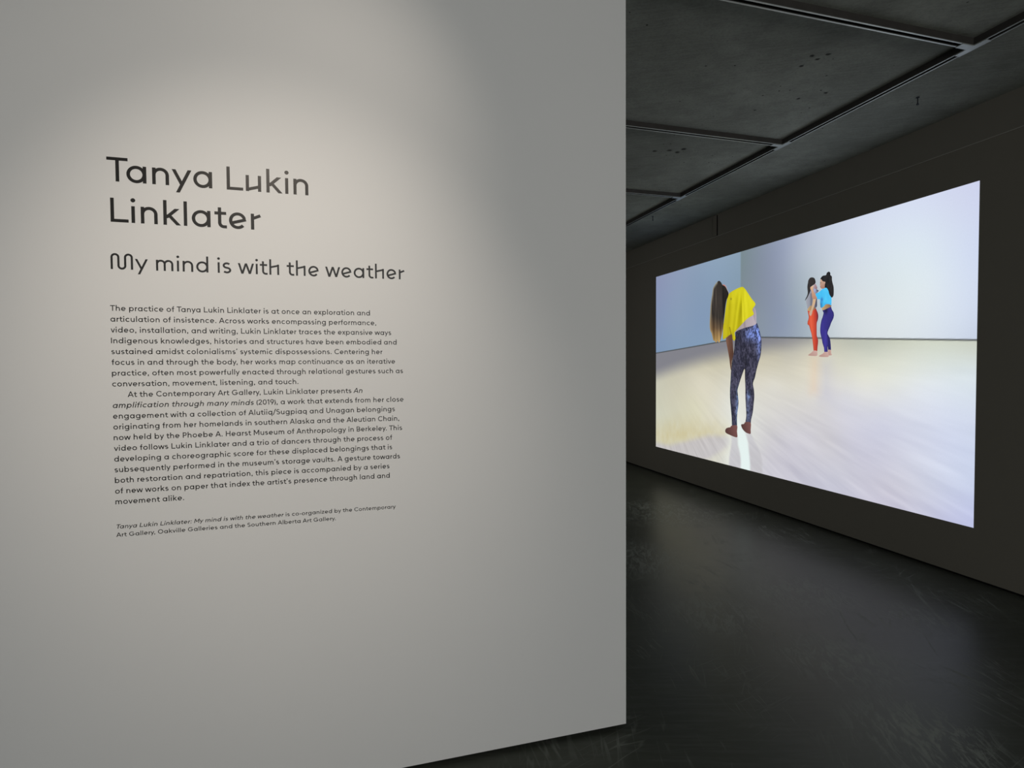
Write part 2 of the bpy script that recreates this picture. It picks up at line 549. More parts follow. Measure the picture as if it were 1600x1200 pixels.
def glyph(ch, w, display):
    """list of polygons and the outer width"""
    h = w / 2
    P = []
    S = lambda pts, closed=False: P.extend(stroke_poly(pts, w, closed))
    V = lambda x, y0, y1: P.append([(x - h, y0), (x + h, y0), (x + h, y1), (x - h, y1)])
    Hh = lambda y, x0, x1: P.append([(x0, y - h), (x1, y - h), (x1, y + h), (x0, y + h)])
    D = lambda *a: P.extend(diag(*a, w))
    ov = 0.012

    def bowl(x0, x1):
        cx, cy = (x0 + x1) / 2, XH / 2
        S(arc(cx, cy, (x1 - x0) / 2 - h, XH / 2 + ov - h, 0, 360)[:-1], True)

    def arch(x0, x1, top, y0=0.0, spring=None):
        """n-shaped arch from the stem at x0 to a leg at x1 (outer coordinates)"""
        r = (x1 - x0 - w) / 2
        cx = (x0 + x1) / 2
        ry = min(r, 0.30)
        S([(x0 + h, top - h - ry)] + arc(cx, top + ov - h - ry, r, ry, 180, 0) + [(x1 - h, y0)])
    if ch in 'adgqbp':
        W = 0.72
        if ch in 'adgq':
            bowl(0, W - w * 0.10)
            if ch == 'a':
                V(W - h, 0, XH)
            elif ch == 'd':
                V(W - h, 0, ASC)
            elif ch == 'q':
                V(W - h, -0.28, XH)
            else:
                S([(W - h, XH), (W - h, -0.05)] + arc(W / 2, -0.05, W / 2 - h, 0.20, 0, -150))
        else:
            bowl(w * 0.10, W)
            V(h, 0 if ch == 'b' else -0.28, ASC if ch == 'b' else XH)
    elif ch == 'o':
        W = 0.72
        bowl(0, W)
    elif ch == 'c':
        W = 0.64
        S(arc(0.36, XH / 2, 0.36 - h, XH / 2 + ov - h, 45, 315))
    elif ch == 'e':
        W = 0.69
        cx, cy, rx, ry = W / 2, XH / 2, W / 2 - h, XH / 2 + ov - h
        if display:
            a0 = 19
            S(arc(cx, cy, rx, ry, a0, 318))
            sx = cx + (rx + h) * math.cos(math.radians(a0 - 3))
            sy = cy + (ry + h) * math.sin(math.radians(a0))
            S([(h * 1.2, 0.235), (sx - 0.005, sy - h * 0.9)])
        else:
            S(arc(cx, cy, rx, ry, -6, 0, 2)[:2] + arc(cx, cy, rx, ry, 0, 315))
            Hh(cy - 0.01, w * 0.7, W - h * 0.6)
    elif ch == 'f':
        W = 0.44
        x = 0.19
        r = 0.20
        S([(x, 0), (x, ASC + ov - h - r)] + arc(x + r, ASC + ov - h - r, r, r, 180, 95))
        Hh(XH - h, 0, 0.40)
    elif ch == 'h':
        W = 0.62
        V(h, 0, ASC)
        if display:
            V(W - h, 0, XH)
            S([(h, XH - 0.20), (W - h * 0.5, XH - h * 1.05)])
        else:
            arch(0, W, XH)
    elif ch == 'i':
        W = w
        V(h, 0, XH)
        P.extend(dot(h, 0.945, w * 0.68))
    elif ch == 'k':
        W = 0.66
        V(h, 0, ASC)
        D(h + 0.02, 0.285, W - 0.14, XH)
        D(0.19, 0.44, W - 0.09, 0.0)
    elif ch == 'l':
        W = w
        V(h, 0, ASC)
    elif ch == 'm':
        W = 0.995
        V(h, 0, XH)
        c = W / 2
        arch(0, c + h, XH)
        arch(c - h, W, XH)
    elif ch == 'n':
        W = 0.62
        V(h, 0, XH)
        arch(0, W, XH)
    elif ch == 'r':
        V(h, 0, XH)
        if display:
            W = 0.385
            S([(h, XH - 0.215), (W, XH - 0.075)])
        else:
            W = 0.38
            S([(h, XH - 0.30)] + arc(h + 0.30, XH - 0.30 + ov - h + 0.0, 0.30, 0.30, 180, 96))
    elif ch == 's':
        W = 0.53
        r1, r2 = 0.185 - h * 0.25, 0.205 - h * 0.25
        cx = W / 2
        S(arc(cx, XH + ov - h - 0.145, W / 2 - h - 0.015, 0.145, 35, 250) + arc(cx, -ov + h + 0.15, W / 2 - h, 0.15, 70, -145))
    elif ch == 't':
        W = 0.48
        x, r = 0.20, 0.17
        S([(x, 0.885), (x, r + h - ov)] + arc(x + r, r + h - ov, r, r, 180, 270) + [(W, h - ov)])
        Hh(XH - h, 0, 0.46)
    elif ch == 'u':
        W = 0.615
        if display:
            V(h, 0, XH)
            V(W - h, 0, XH)
            S([(h * 0.5, h * 1.05), (W - h, 0.215)])
        else:
            V(W - h, 0, XH)
            r = (W - w) / 2
            S([(h, XH), (h, r + h)] + arc(W / 2, r * 0.98 + h - ov, r, min(r, 0.28), 180, 360) + [(W - h, 0.4)])
    elif ch == 'v':
        W = 0.66
        D(0.07, XH, W / 2, 0.0)
        D(W - 0.07, XH, W / 2, 0.0)
    elif ch == 'w':
        W = 1.0
        for a, b in ((0.065, 0.27), (0.5, 0.27), (0.5, 0.73), (W - 0.065, 0.73)):
            D(a, XH, b, 0.0)
    elif ch == 'x':
        W = 0.60
        D(0.08, XH, W - 0.08, 0)
        D(W - 0.08, XH, 0.08, 0)
    elif ch == 'y':
        W = 0.74 if display else 0.67
        D(W - 0.07, XH, W - 0.51 * W / 0.72, -0.275)
        D(0.07, XH, W * 0.505, 0.06)
    elif ch == 'z':
        W = 0.55
        Hh(XH - h, 0, W)
        Hh(h, 0, W)
        D(W - 0.09, XH - h, 0.09, h)
    elif ch == 'T':
        W = 0.755
        Hh(1 - h, 0, W)
        V(W / 2, 0, 1)
    elif ch == 'L':
        W = 0.645
        V(h, 0, 1)
        Hh(h, 0, W)
    elif ch == 'I':
        W = w
        V(h, 0, 1)
    elif ch == 'A':
        W = 0.90
        D(0.07, 0, W / 2, 1)
        D(W - 0.07, 0, W / 2, 1)
        Hh(0.30, 0.18, W - 0.18)
    elif ch in 'CG':
        W = 0.92
        S(arc(0.5, 0.5, 0.5 - h, 0.51 - h, 42 if ch == 'C' else 40, 318 if ch == 'C' else 345))
        if ch == 'G':
            Hh(0.44, 0.52, 0.975)
            W = 0.97
        else:
            W = 0.88
    elif ch == 'O':
        W = 1.0
        S(arc(0.5, 0.5, 0.5 - h, 0.51 - h, 0, 360)[:-1], True)
    elif ch == '0':
        W = 0.68
        S(arc(W / 2, 0.5, W / 2 - h, 0.51 - h, 0, 360)[:-1], True)
    elif ch == 'U':
        W = 0.76
        r = W / 2 - h
        S([(h, 1), (h, r + h)] + arc(W / 2, r + h - ov, r, r, 180, 360) + [(W - h, 1)])
    elif ch in 'PB':
        W = 0.64
        V(h, 0, 1)
        r = 0.24
        y = 1 - h - r
        S([(h, 1 - h), (W - h - r, 1 - h)] + arc(W - h - r, y, r, r, 90, -90) + [(h, y - r)])
        if ch == 'B':
            W = 0.68
            r = (1 - h - 0.48 - h) / 2
            S([(W - h - r - 0.1, 0.48 + h)] + arc(W - h - r, h + r + 0.0, r, r, 90, -90) + [(h, h)])
    elif ch == 'H':
        W = 0.76
        V(h, 0, 1)
        V(W - h, 0, 1)
        Hh(0.51, h, W - h)
    elif ch == 'M':
        W = 0.94
        V(h, 0, 1)
        V(W - h, 0, 1)
        D(h + 0.02, 1, W / 2, 0.25)
        D(W - h - 0.02, 1, W / 2, 0.25)
    elif ch == '~':                     # the looping display capital
        W = 1.245
        r = (W - w) / 6
        S([(h, 0), (h, 1 - h - r)] + arc(h + r, 1 + ov - h - r, r, r, 180, 0) + arc(h + 3 * r, h + r - ov, r, r, 180, 360) +
          arc(h + 5 * r, 1 + ov - h - r, r, r, 180, 0) + [(W - h, 0)])
    elif ch == 'S':
        W = 0.66
        cx = W / 2
        S(arc(cx, 1 + ov - h - 0.215, W / 2 - h - 0.02, 0.215, 35, 255) + arc(cx, -ov + h + 0.225, W / 2 - h, 0.225, 75, -148))
    elif ch == '1':
        W = 0.33
        V(W - h, 0, 1)
        S([(W - h, 1 - h), (0.0, 0.80)])
    elif ch == '2':
        W = 0.62
        S(arc(W / 2, 0.71, W / 2 - h, 0.30 - h, 165, -40) + [(0.10, h)])
        Hh(h, 0.02, W)
    elif ch == '9':
        W = 0.66
        S(arc(W / 2, 0.68, W / 2 - h, 0.33 - h, 0, 360)[:-1], True)
        D(W - h - 0.01, 0.60, 0.26, 0)
    elif ch == '(':
        W = 0.22
        S(arc(0.60, 0.40, 0.55, 0.80, 142, 218))
    elif ch == ')':
        W = 0.22
        S(arc(-0.38, 0.40, 0.55, 0.80, 38, -38))
    elif ch == '.':
        W = w * 1.25
        P.extend(dot(W / 2, w * 0.62, w * 0.66, 10))
    elif ch == ':':
        W = w * 1.25
        P.extend(dot(W / 2, w * 0.62, w * 0.66, 10))
        P.extend(dot(W / 2, XH - w * 0.62, w * 0.66, 10))
    elif ch == ',':
        W = w * 1.3
        P.extend(dot(W / 2, w * 0.62, w * 0.66, 10))
        D(W / 2 - 0.02, -0.13, W / 2 + 0.02, 0.06)
    elif ch == "'":
        W = w * 1.2
        D(W / 2 - 0.02, 0.76, W / 2 + 0.02, 1.04)
    elif ch == '-':
        W = 0.36
        Hh(0.36, 0, W)
    elif ch == '/':
        W = 0.52
        D(0.05, -0.10, W - 0.05, 1.08)
    else:
        raise KeyError(ch)
    return P, W


SPACE = 0.35
SLANT = 0.19


def layout(text, w, display, track=0.0):
    """[(char, x, italic)], total width, in cap-height units; * toggles italic"""
    out, x, ital, prev, last = [], 0.0, False, None, None
    for ch in text:
        if ch == '*':
            ital = not ital
            continue
        if ch == ' ':
            x += SPACE + track
            prev = None
            continue
        key = 'M' if ch == '~' else ch
        lb, rb = SB.get(key, (0.08, 0.08))
        if prev is None and not out:
            lb = 0
        if prev:
            x += KERN.get(prev + ch, 0) + track
        x += lb
        P, W = glyph(ch, w, display)
        out.append((ch, x, ital, P))
        last = x + W
        x += W + rb
        prev = ch
    return out, last


def glyph_mesh(polys, depth, V, Fc):
    for kk, pl in enumerate(polys):
        n = len(V)
        k = len(pl)
        a = sum(pl[i][0] * pl[(i + 1) % k][1] - pl[(i + 1) % k][0] * pl[i][1] for i in range(k))
        if a < 0:
            pl = pl[::-1]
        V.extend((x, -depth - kk * 4e-6, z) for x, z in pl)
        Fc.append(tuple(range(n, n + k)))


def letter_polys(P, ital, sx, sz, x, adv=0.0):
    out = []
    for pl in P:
        out.append([((px + x + (SLANT * (pz - 0.35) if ital else 0)) * sx, pz * sz) for px, pz in pl])
    return out

VT = 0.0003     # vinyl stands this far off the paint


def set_line(root, text, x0, x1, base, cap, w, display, mat, per_letter, nudge=0.0):
    """one line of lettering between two measured ends on the wall"""
    lay, W = layout(text, w, display)
    sx = (x1 - x0) / W
    V, Fc = [], []
    for ch, x, ital, P in lay:
        pl = letter_polys(P, ital, sx, cap, x)
        if per_letter:
            v, f = [], []
            ox = x * sx
            glyph_mesh([[(a - ox, b) for a, b in q] for q in pl], VT, v, f)
            o = mesh_obj('letter', v, f, mat, root)
            o.location = (x0 + ox - root.location.x, 0, base - root.location.z)
        else:
            glyph_mesh(pl, VT, V, Fc)
    if not per_letter:
        o = mesh_obj('text_line', V, Fc, mat, root)
        o.location = (x0 - root.location.x, 0, base - root.location.z)
    return sx


ML = -0.7562
BODY = [("The practice of Tanya Lukin Linklater is at once an exploration and", ML, 0.0724),
        ("articulation of insistence. Across works encompassing performance,", ML, 0.0944),
        ("video, installation, and writing, Lukin Linklater traces the expansive ways", ML, 0.1483),
        ("Indigenous knowledges, histories and structures have been embodied and", ML, 0.1678),
        ("sustained amidst colonialisms' systemic dispossessions. Centering her", ML, 0.1162),
        ("focus in and through the body, her works map continuance as an iterative", ML, 0.1611),
        ("practice, often most powerfully enacted through relational gestures such as", ML, 0.1901),
        ("conversation, movement, listening, and touch.", ML, -0.1796),
        ("At the Contemporary Art Gallery, Lukin Linklater presents *An*", -0.7124, 0.0417),
        ("*amplification through many minds* (2019), a work that extends from her close", ML, 0.1907),
        ("engagement with a collection of Alutiiq/Sugpiaq and Unagan belongings", ML, 0.1584),
        ("originating from her homelands in southern Alaska and the Aleutian Chain,", ML, 0.1737),
        ("now held by the Phoebe A. Hearst Museum of Anthropology in Berkeley. This", ML, 0.1843),
        ("video follows Lukin Linklater and a trio of dancers through the process of", ML, 0.1476),
        ("developing a choreographic score for these displaced belongings that is", ML, 0.1465),
        ("subsequently performed in the museum's storage vaults. A gesture towards", ML, 0.1751),
        ("both restoration and repatriation, this piece is accompanied by a series", ML, 0.1357),
        ("of new works on paper that index the artist's presence through land and", ML, 0.1364),
        ("movement alike.", ML, -0.5527)]
CREDIT = [("*Tanya Lukin Linklater: My mind is with the weather* is co-organized by the Contemporary", ML, 0.1566, 1.0214),
          ("Art Gallery, Oakville Galleries and the Southern Alberta Art Gallery.", ML, -0.0591, 0.9940)]
B0, BS = 1.7440, 0.03561

ARCN = 12
t1 = thing(empty('title_lettering', (ML, TW, 2.02)), 'large black name lettering in two lines at the top of the white wall text', 'lettering')
set_line(t1, 'Tanya Lukin', -0.7555, -0.1348, 2.1669, 0.0785, 0.130, True, M['vinyl'], True)
set_line(t1, 'Linklater', -0.7478, -0.2945, 2.0348, 0.0785, 0.130, True, M['vinyl'], True)
t2 = thing(empty('subtitle_lettering', (ML, TW, 1.88)), 'mid-sized black line of lettering starting with a looping M, between name and paragraphs', 'lettering')
ARCN = 9
set_line(t2, '~y mind is with the weather', -0.7513, 0.1990, 1.8806, 0.0518, 0.122, True, M['vinyl'], True)
ARCN = 5
t3 = thing(empty('wall_paragraph', (ML, TW, 1.50)), 'upper body paragraph of small black lettering, eight lines, flush left under the subtitle', 'text')
t4 = thing(empty('wall_paragraph', (ML, TW, 1.10)), 'lower body paragraph of small black lettering with an indented first line', 'text')
SXS = []
for i, (tx, a, b) in enumerate(BODY):
    SXS.append(set_line(t3 if i < 8 else t4, tx, a, b, B0 - BS * i, 0.0183, 0.146, False, M['vinyl_small'], False))
t5 = thing(empty('credit_lettering', (ML, TW, 0.98)), 'two-line credit note in the smallest lettering, its first line mostly italic', 'text')
for tx, a, b, z in CREDIT:
    SXS.append(set_line(t5, tx, a, b, z, 0.0140, 0.142, False, M['vinyl_small'], False))
print('LINE SCALES', [round(s * 1000, 2) for s in SXS])
OUTLINES = {
 'a_hair': [(1.455,2.184),(1.497,2.157),(1.52,2.126),(1.569,2.102),(1.607,2.056),(1.634,2.012),(1.624,1.972),(1.597,1.934),(1.578,1.867),(1.566,1.793),(1.55,1.711),(1.54,1.629),(1.522,1.554),(1.502,1.506),(1.486,1.472),(1.46,1.445),(1.435,1.468),(1.407,1.448),(1.378,1.467),(1.349,1.479),(1.332,1.522),(1.314,1.566),(1.287,1.604),(1.276,1.662),(1.278,1.734),(1.285,1.819),(1.292,1.905),(1.306,1.975),(1.323,2.044),(1.334,2.099),(1.357,2.132),(1.402,2.168)],
 'a_face': [(1.525,2.129),(1.563,2.12),(1.594,2.095),(1.609,2.063),(1.641,2.019),(1.634,1.998),(1.602,2.022),(1.564,2.069),(1.536,2.1)],
 'a_shirt': [(1.651,2.014),(1.745,2.04),(1.862,2.056),(1.913,2.031),(1.963,1.978),(2.033,1.899),(2.092,1.838),(2.054,1.798),(2.045,1.776),(2.064,1.727),(1.979,1.697),(1.923,1.669),(1.844,1.617),(1.756,1.56),(1.749,1.531),(1.761,1.482),(1.737,1.455),(1.707,1.479),(1.688,1.535),(1.564,1.484),(1.532,1.491),(1.532,1.544),(1.539,1.634),(1.559,1.733),(1.577,1.832),(1.6,1.929),(1.626,1.986)],
 'a_back': [(2.055,1.747),(2.082,1.688),(2.106,1.626),(2.035,1.604),(1.924,1.592),(1.808,1.571),(1.749,1.551),(1.808,1.615),(1.923,1.693)],
 'a_arm2': [(2.04,1.8),(2.077,1.8),(2.098,1.752),(2.105,1.687),(2.1,1.627),(2.069,1.68),(2.048,1.747)],
 'a_arm': [(1.589,1.505),(1.691,1.544),(1.707,1.484),(1.72,1.366),(1.728,1.306),(1.698,1.218),(1.687,1.119),(1.671,1.149),(1.65,1.258),(1.619,1.369)],
 'a_leg': [(1.758,1.558),(1.808,1.588),(1.923,1.607),(2.035,1.618),(2.103,1.635),(2.133,1.592),(2.164,1.516),(2.185,1.442),(2.184,1.359),(2.173,1.277),(2.143,1.204),(2.111,1.12),(2.086,1.036),(2.065,0.999),(2.056,0.962),(2.072,0.899),(2.078,0.825),(2.068,0.74),(2.056,0.655),(2.029,0.567),(2.023,0.52),(1.987,0.519),(1.937,0.525),(1.95,0.604),(1.942,0.711),(1.933,0.818),(1.931,0.926),(1.923,1.033),(1.918,1.133),(1.87,1.054),(1.829,0.966),(1.8,0.894),(1.801,0.856),(1.815,0.768),(1.812,0.702),(1.796,0.624),(1.791,0.547),(1.79,0.465),(1.75,0.461),(1.705,0.464),(1.698,0.561),(1.683,0.66),(1.668,0.772),(1.664,0.861),(1.667,0.929),(1.674,1.007),(1.681,1.108),(1.688,1.139),(1.694,1.188),(1.706,1.248),(1.726,1.306),(1.741,1.384),(1.751,1.462),(1.755,1.511)],
 'a_foot1': [(1.794,0.481),(1.794,0.414),(1.801,0.351),(1.751,0.345),(1.665,0.359),(1.598,0.373),(1.58,0.397),(1.597,0.427),(1.638,0.443),(1.673,0.451),(1.702,0.472)],
 'a_foot2': [(2.024,0.535),(2.024,0.46),(2.024,0.413),(1.98,0.411),(1.937,0.421),(1.888,0.452),(1.865,0.487),(1.87,0.503),(1.912,0.512),(1.936,0.535)],
 'b_hair': [(2.874,2.007),(2.9,1.997),(2.913,1.977),(2.918,1.952),(2.909,1.94),(2.893,1.932),(2.875,1.926),(2.86,1.916),(2.857,1.888),(2.847,1.865),(2.828,1.834),(2.813,1.815),(2.789,1.794),(2.797,1.813),(2.815,1.84),(2.823,1.868),(2.818,1.905),(2.818,1.934),(2.824,1.962),(2.829,1.985),(2.848,2.005)],
 'b_head': [(2.895,1.945),(2.918,1.936),(2.929,1.918),(2.937,1.901),(2.932,1.888),(2.911,1.893),(2.898,1.907)],
 'b_shirt': [(2.849,1.872),(2.86,1.899),(2.893,1.919),(2.916,1.898),(2.932,1.886),(2.955,1.868),(2.942,1.858),(2.935,1.829),(2.936,1.757),(2.935,1.725),(2.919,1.711),(2.908,1.719),(2.882,1.734),(2.851,1.737),(2.822,1.713),(2.811,1.75),(2.802,1.788),(2.81,1.812),(2.828,1.834)],
 'b_skin': [(2.845,1.746),(2.882,1.746),(2.913,1.719),(2.911,1.699),(2.857,1.688),(2.821,1.697),(2.824,1.716)],
 'b_arm': [(2.892,1.806),(2.921,1.803),(2.915,1.759),(2.898,1.72),(2.884,1.689),(2.874,1.654),(2.858,1.641),(2.844,1.66),(2.849,1.684),(2.864,1.699),(2.874,1.735),(2.882,1.763)],
 'b_leg': [(2.821,1.702),(2.851,1.704),(2.882,1.709),(2.917,1.711),(2.932,1.685),(2.947,1.655),(2.951,1.626),(2.949,1.611),(2.945,1.593),(2.934,1.567),(2.933,1.523),(2.934,1.475),(2.936,1.446),(2.948,1.417),(2.952,1.389),(2.946,1.341),(2.939,1.294),(2.903,1.299),(2.894,1.343),(2.886,1.396),(2.879,1.433),(2.87,1.47),(2.856,1.508),(2.842,1.546),(2.833,1.555),(2.821,1.566),(2.823,1.592),(2.832,1.612),(2.834,1.641)],
 'b_foot': [(2.899,1.307),(2.94,1.301),(2.942,1.258),(2.883,1.257),(2.834,1.263),(2.84,1.271),(2.872,1.288)],
 'c_hair': [(3.074,2.029),(3.091,2.015),(3.092,1.995),(3.109,1.979),(3.111,1.948),(3.119,1.915),(3.13,1.879),(3.132,1.828),(3.128,1.798),(3.111,1.786),(3.096,1.8),(3.081,1.823),(3.071,1.855),(3.051,1.882),(3.031,1.888),(3.03,1.916),(3.035,1.939),(3.016,1.946),(3.001,1.954),(2.991,1.969),(2.977,1.975),(2.991,1.993),(3.01,2.002),(3.042,2.002),(3.052,2.021)],
 'c_face': [(2.981,1.976),(3.011,1.97),(3.043,1.95),(3.043,1.93),(3.034,1.912),(3.037,1.888),(3.012,1.881),(2.99,1.885),(2.979,1.895),(2.974,1.902),(2.977,1.912),(2.97,1.923),(2.975,1.936),(2.973,1.948)],
 'c_shirt': [(3.034,1.895),(3.056,1.885),(3.071,1.859),(3.083,1.823),(3.106,1.794),(3.105,1.719),(3.082,1.728),(3.043,1.732),(3.021,1.715),(2.999,1.705),(2.982,1.711),(2.976,1.752),(2.973,1.786),(2.948,1.789),(2.935,1.811),(2.921,1.843),(2.957,1.854),(2.987,1.87),(3.012,1.887)],
 'c_arm': [(2.93,1.848),(2.942,1.804),(2.917,1.796),(2.892,1.8),(2.878,1.82),(2.873,1.861),(2.867,1.886),(2.857,1.896),(2.858,1.916),(2.875,1.921),(2.892,1.928),(2.894,1.911),(2.891,1.887),(2.904,1.859),(2.921,1.842)],
 'c_skin': [(2.999,1.716),(3.034,1.734),(3.053,1.735),(3.1,1.725),(3.102,1.705),(3.058,1.692),(3.005,1.681)],
 'c_leg': [(3.003,1.688),(3.054,1.7),(3.096,1.708),(3.109,1.679),(3.129,1.65),(3.134,1.626),(3.133,1.614),(3.125,1.59),(3.106,1.56),(3.09,1.524),(3.068,1.482),(3.064,1.459),(3.076,1.439),(3.092,1.41),(3.099,1.375),(3.103,1.335),(3.103,1.302),(3.077,1.304),(3.07,1.328),(3.066,1.34),(3.066,1.286),(3.032,1.287),(3.024,1.33),(3.008,1.37),(2.998,1.411),(2.985,1.452),(2.978,1.492),(2.981,1.54),(2.991,1.587),(3.005,1.618),(3.015,1.653),(3.009,1.669)],
 'c_foot1': [(3.031,1.29),(3.068,1.289),(3.077,1.281),(3.08,1.247),(3.045,1.243),(2.99,1.246),(2.966,1.253),(2.985,1.264),(3.014,1.277)],
 'c_foot2': [(3.075,1.306),(3.104,1.305),(3.108,1.276),(3.116,1.26),(3.077,1.26)],
 'p_shadow1': [(1.691,0.345),(1.801,0.351),(1.805,0.261),(1.844,0.167),(1.857,0.092),(1.855,-0.117),(1.648,-0.156),(1.656,0.083),(1.675,0.176),(1.697,0.269)],
 'p_shadow2': [(1.94,0.408),(2.027,0.413),(2.074,0.349),(2.136,0.283),(2.182,0.216),(2.206,0.147),(2.217,-0.101),(2.029,-0.138),(2.017,0.096),(1.997,0.222),(1.981,0.316)],
 'p_glare': [(1.794,0.414),(1.808,0.548),(1.883,0.467),(1.948,0.398),(1.984,0.316),(2.017,0.096),(2.032,-0.137),(1.852,-0.173),(1.853,0.091),(1.844,0.167),(1.81,0.262),(1.798,0.351)],
 'p_glare2': [(1.651,0.365),(1.703,0.337),(1.697,0.247),(1.653,0.083),(1.648,-0.156),(1.572,-0.171),(1.605,0.075),(1.652,0.207)],
 'p_dim': [(-0.029,0.06),(0.345,0.063),(0.737,0.164),(1.048,0.251),(1.249,0.301),(1.62,0.338),(1.698,0.322),(1.689,0.246),(1.502,0.144),(1.251,0.009),(0.738,-0.121),(-0.029,-0.088)],
 'p_yellow': [(-0.03,0.224),(0.479,0.323),(0.978,0.366),(1.418,0.398),(1.6,0.386),(1.659,0.342),(1.62,0.338),(1.249,0.305),(1.048,0.255),(0.737,0.167),(0.345,0.066),(-0.029,0.068)],
 'p_wallL': [(-0.475,4.766),(1.827,3.838),(1.847,1.493),(1.597,1.463),(0.877,1.415),(0.001,1.359),(-0.473,1.328)],
 'p_floor': [(-0.473,1.323),(0.001,1.355),(0.877,1.412),(1.597,1.46),(1.847,1.489),(2.19,1.469),(2.869,1.427),(3.745,1.374),(4.398,1.333),(4.68,-0.233),(-0.471,-2.072)],
 'p_line': [(-0.278,1.339),(0.001,1.357),(0.877,1.413),(1.597,1.462),(1.847,1.491),(2.19,1.471),(2.868,1.429),(3.745,1.375),(4.439,1.333)],
 'p_orange': [(2.88,1.233),(2.946,1.232),(2.938,0.916),(2.868,0.913)],
 'p_blue': [(3.003,1.195),(3.099,1.206),(3.117,0.846),(2.992,0.84)],
 'p_shade': [(-0.889,0.763),(-0.001,1.031),(0.58,1.15),(1.155,1.238),(1.766,1.31),(2.186,1.341),(2.512,1.383),(2.823,1.438),(2.184,1.554),(-0.888,1.755)],
 'p_vp': [(-0.473,1.728)],
}
SAMPLES = {
 'left': [(0.17,2.41,138,148,178),(0.17,1.46,125,148,178),(0.58,2.39,140,155,182),(1.01,2.24,133,153,178),(1.4,2.41,140,162,185),(1.76,2.42,138,160,180),(1.81,2.12,130,152,172),(1.15,1.74,128,150,180),(0.58,1.79,135,155,180),(1.65,1.51,135,160,180),(0.26,1.9,133,150,180)],
 'back': [(1.89,2.4,122,138,145),(1.92,2.03,125,138,148),(2.03,1.53,132,145,158),(2.18,1.66,135,147,160),(2.27,2.32,135,145,165),(2.46,1.96,140,150,172),(2.5,2.35,148,158,182),(2.51,1.63,138,150,175),(2.64,1.87,155,168,180),(2.64,1.52,150,162,178),(2.72,2.24,175,185,200),(2.84,1.6,165,180,190),(2.82,1.98,172,185,195),(2.91,2.44,190,198,215),(3.1,1.87,200,208,215),(3.25,1.57,210,217,222),(3.17,2.27,200,210,225),(3.43,2.38,210,218,235),(3.62,1.8,215,225,230),(3.74,1.53,220,228,232),(3.9,2.12,218,230,240),(3.99,2.39,212,220,240),(4.23,2.37,208,214,236),(4.32,1.94,208,218,240),(4.24,1.49,212,222,238),(4.0,1.75,222,232,238),(4.35,1.37,200,210,228)],
 'floor': [(0.17,0.91,200,198,180),(0.73,1.01,202,198,178),(1.29,1.1,205,200,178),(2.19,1.24,200,194,172),(2.42,1.31,188,184,168),(0.42,0.74,205,202,182),(1.16,0.94,215,210,190),(1.02,0.61,215,212,188),(0.26,0.38,205,205,185),(1.29,0.39,215,212,195),(1.66,0.8,215,212,200),(1.99,0.32,215,215,212),(2.38,0.97,215,212,200),(2.42,1.17,205,200,180),(2.64,1.36,178,176,165),(2.89,1.39,185,185,172),(2.81,1.23,210,205,185),(2.73,0.92,218,215,205),(2.29,0.63,212,210,208),(2.82,0.49,205,203,210),(2.29,0.22,202,200,208),(2.66,0.08,200,198,210),(3.11,1.23,210,208,190),(3.25,1.34,195,196,182),(3.51,1.3,198,202,190),(3.75,1.22,215,218,205),(3.45,1.06,228,228,215),(3.75,1.06,225,228,222),(4.11,1.21,215,222,215),(4.34,1.28,205,210,200),(4.34,1.12,215,225,228),(4.01,1.02,222,228,232),(3.26,0.88,215,215,222),(3.64,0.74,210,212,225),(4.02,0.62,208,213,230),(4.3,0.56,205,213,235),(4.3,0.84,212,220,235),(3.46,0.45,205,205,220),(3.12,0.46,207,205,212),(3.13,0.11,198,198,212),(3.76,0.28,205,205,218),(3.76,0.07,202,200,215),(4.03,0.18,205,208,225),(4.31,0.1,195,200,230),(4.31,0.29,200,208,232)],
}

# ------------------------------------------------------------------ the projected picture (flat, on the wall)
PW, PH = 4.3624, 2.4533
PZ, PY = 0.3825, 7.3073          # lower edge height, far edge


def smooth_outline(pts, n=3):
    out = []
    k = len(pts)
    for i in range(k):
        p0, p1, p2, p3 = (np.array(pts[(i + j) % k], float) for j in (-1, 0, 1, 2))
        for q in range(n):
            t = q / n
            out.append(0.5 * ((2 * p1) + (p2 - p0) * t + (2 * p0 - 5 * p1 + 4 * p2 - p3) * t * t + (3 * p1 - p0 - 3 * p2 + p3) * t ** 3))
    return np.array(out)


def signed(P, poly):
    """signed distance, positive inside; P (n,2)"""
    poly = np.array(poly, float)
    inside = np.zeros(len(P), bool)
    dist = np.full(len(P), 1e9)
    k = len(poly)
    for i in range(k):
        a, b = poly[i], poly[(i + 1) % k]
        e = b - a
        L2 = max(e @ e, 1e-12)
        t = np.clip(((P - a) @ e) / L2, 0, 1)
        dist = np.minimum(dist, np.hypot(*(P - a - t[:, None] * e).T))
        if a[1] != b[1]:
            c = ((a[1] > P[:, 1]) != (b[1] > P[:, 1])) & (P[:, 0] < (b[0] - a[0]) * (P[:, 1] - a[1]) / (b[1] - a[1]) + a[0])
            inside ^= c
    return np.where(inside, dist, -dist)


def soft(P, name, blur, off=0.0):
    s = (signed(P, OUTLINES[name]) + off) / blur * 0.5 + 0.5
    s = np.clip(s, 0, 1)
    return (s * s * (3 - 2 * s))[:, None]


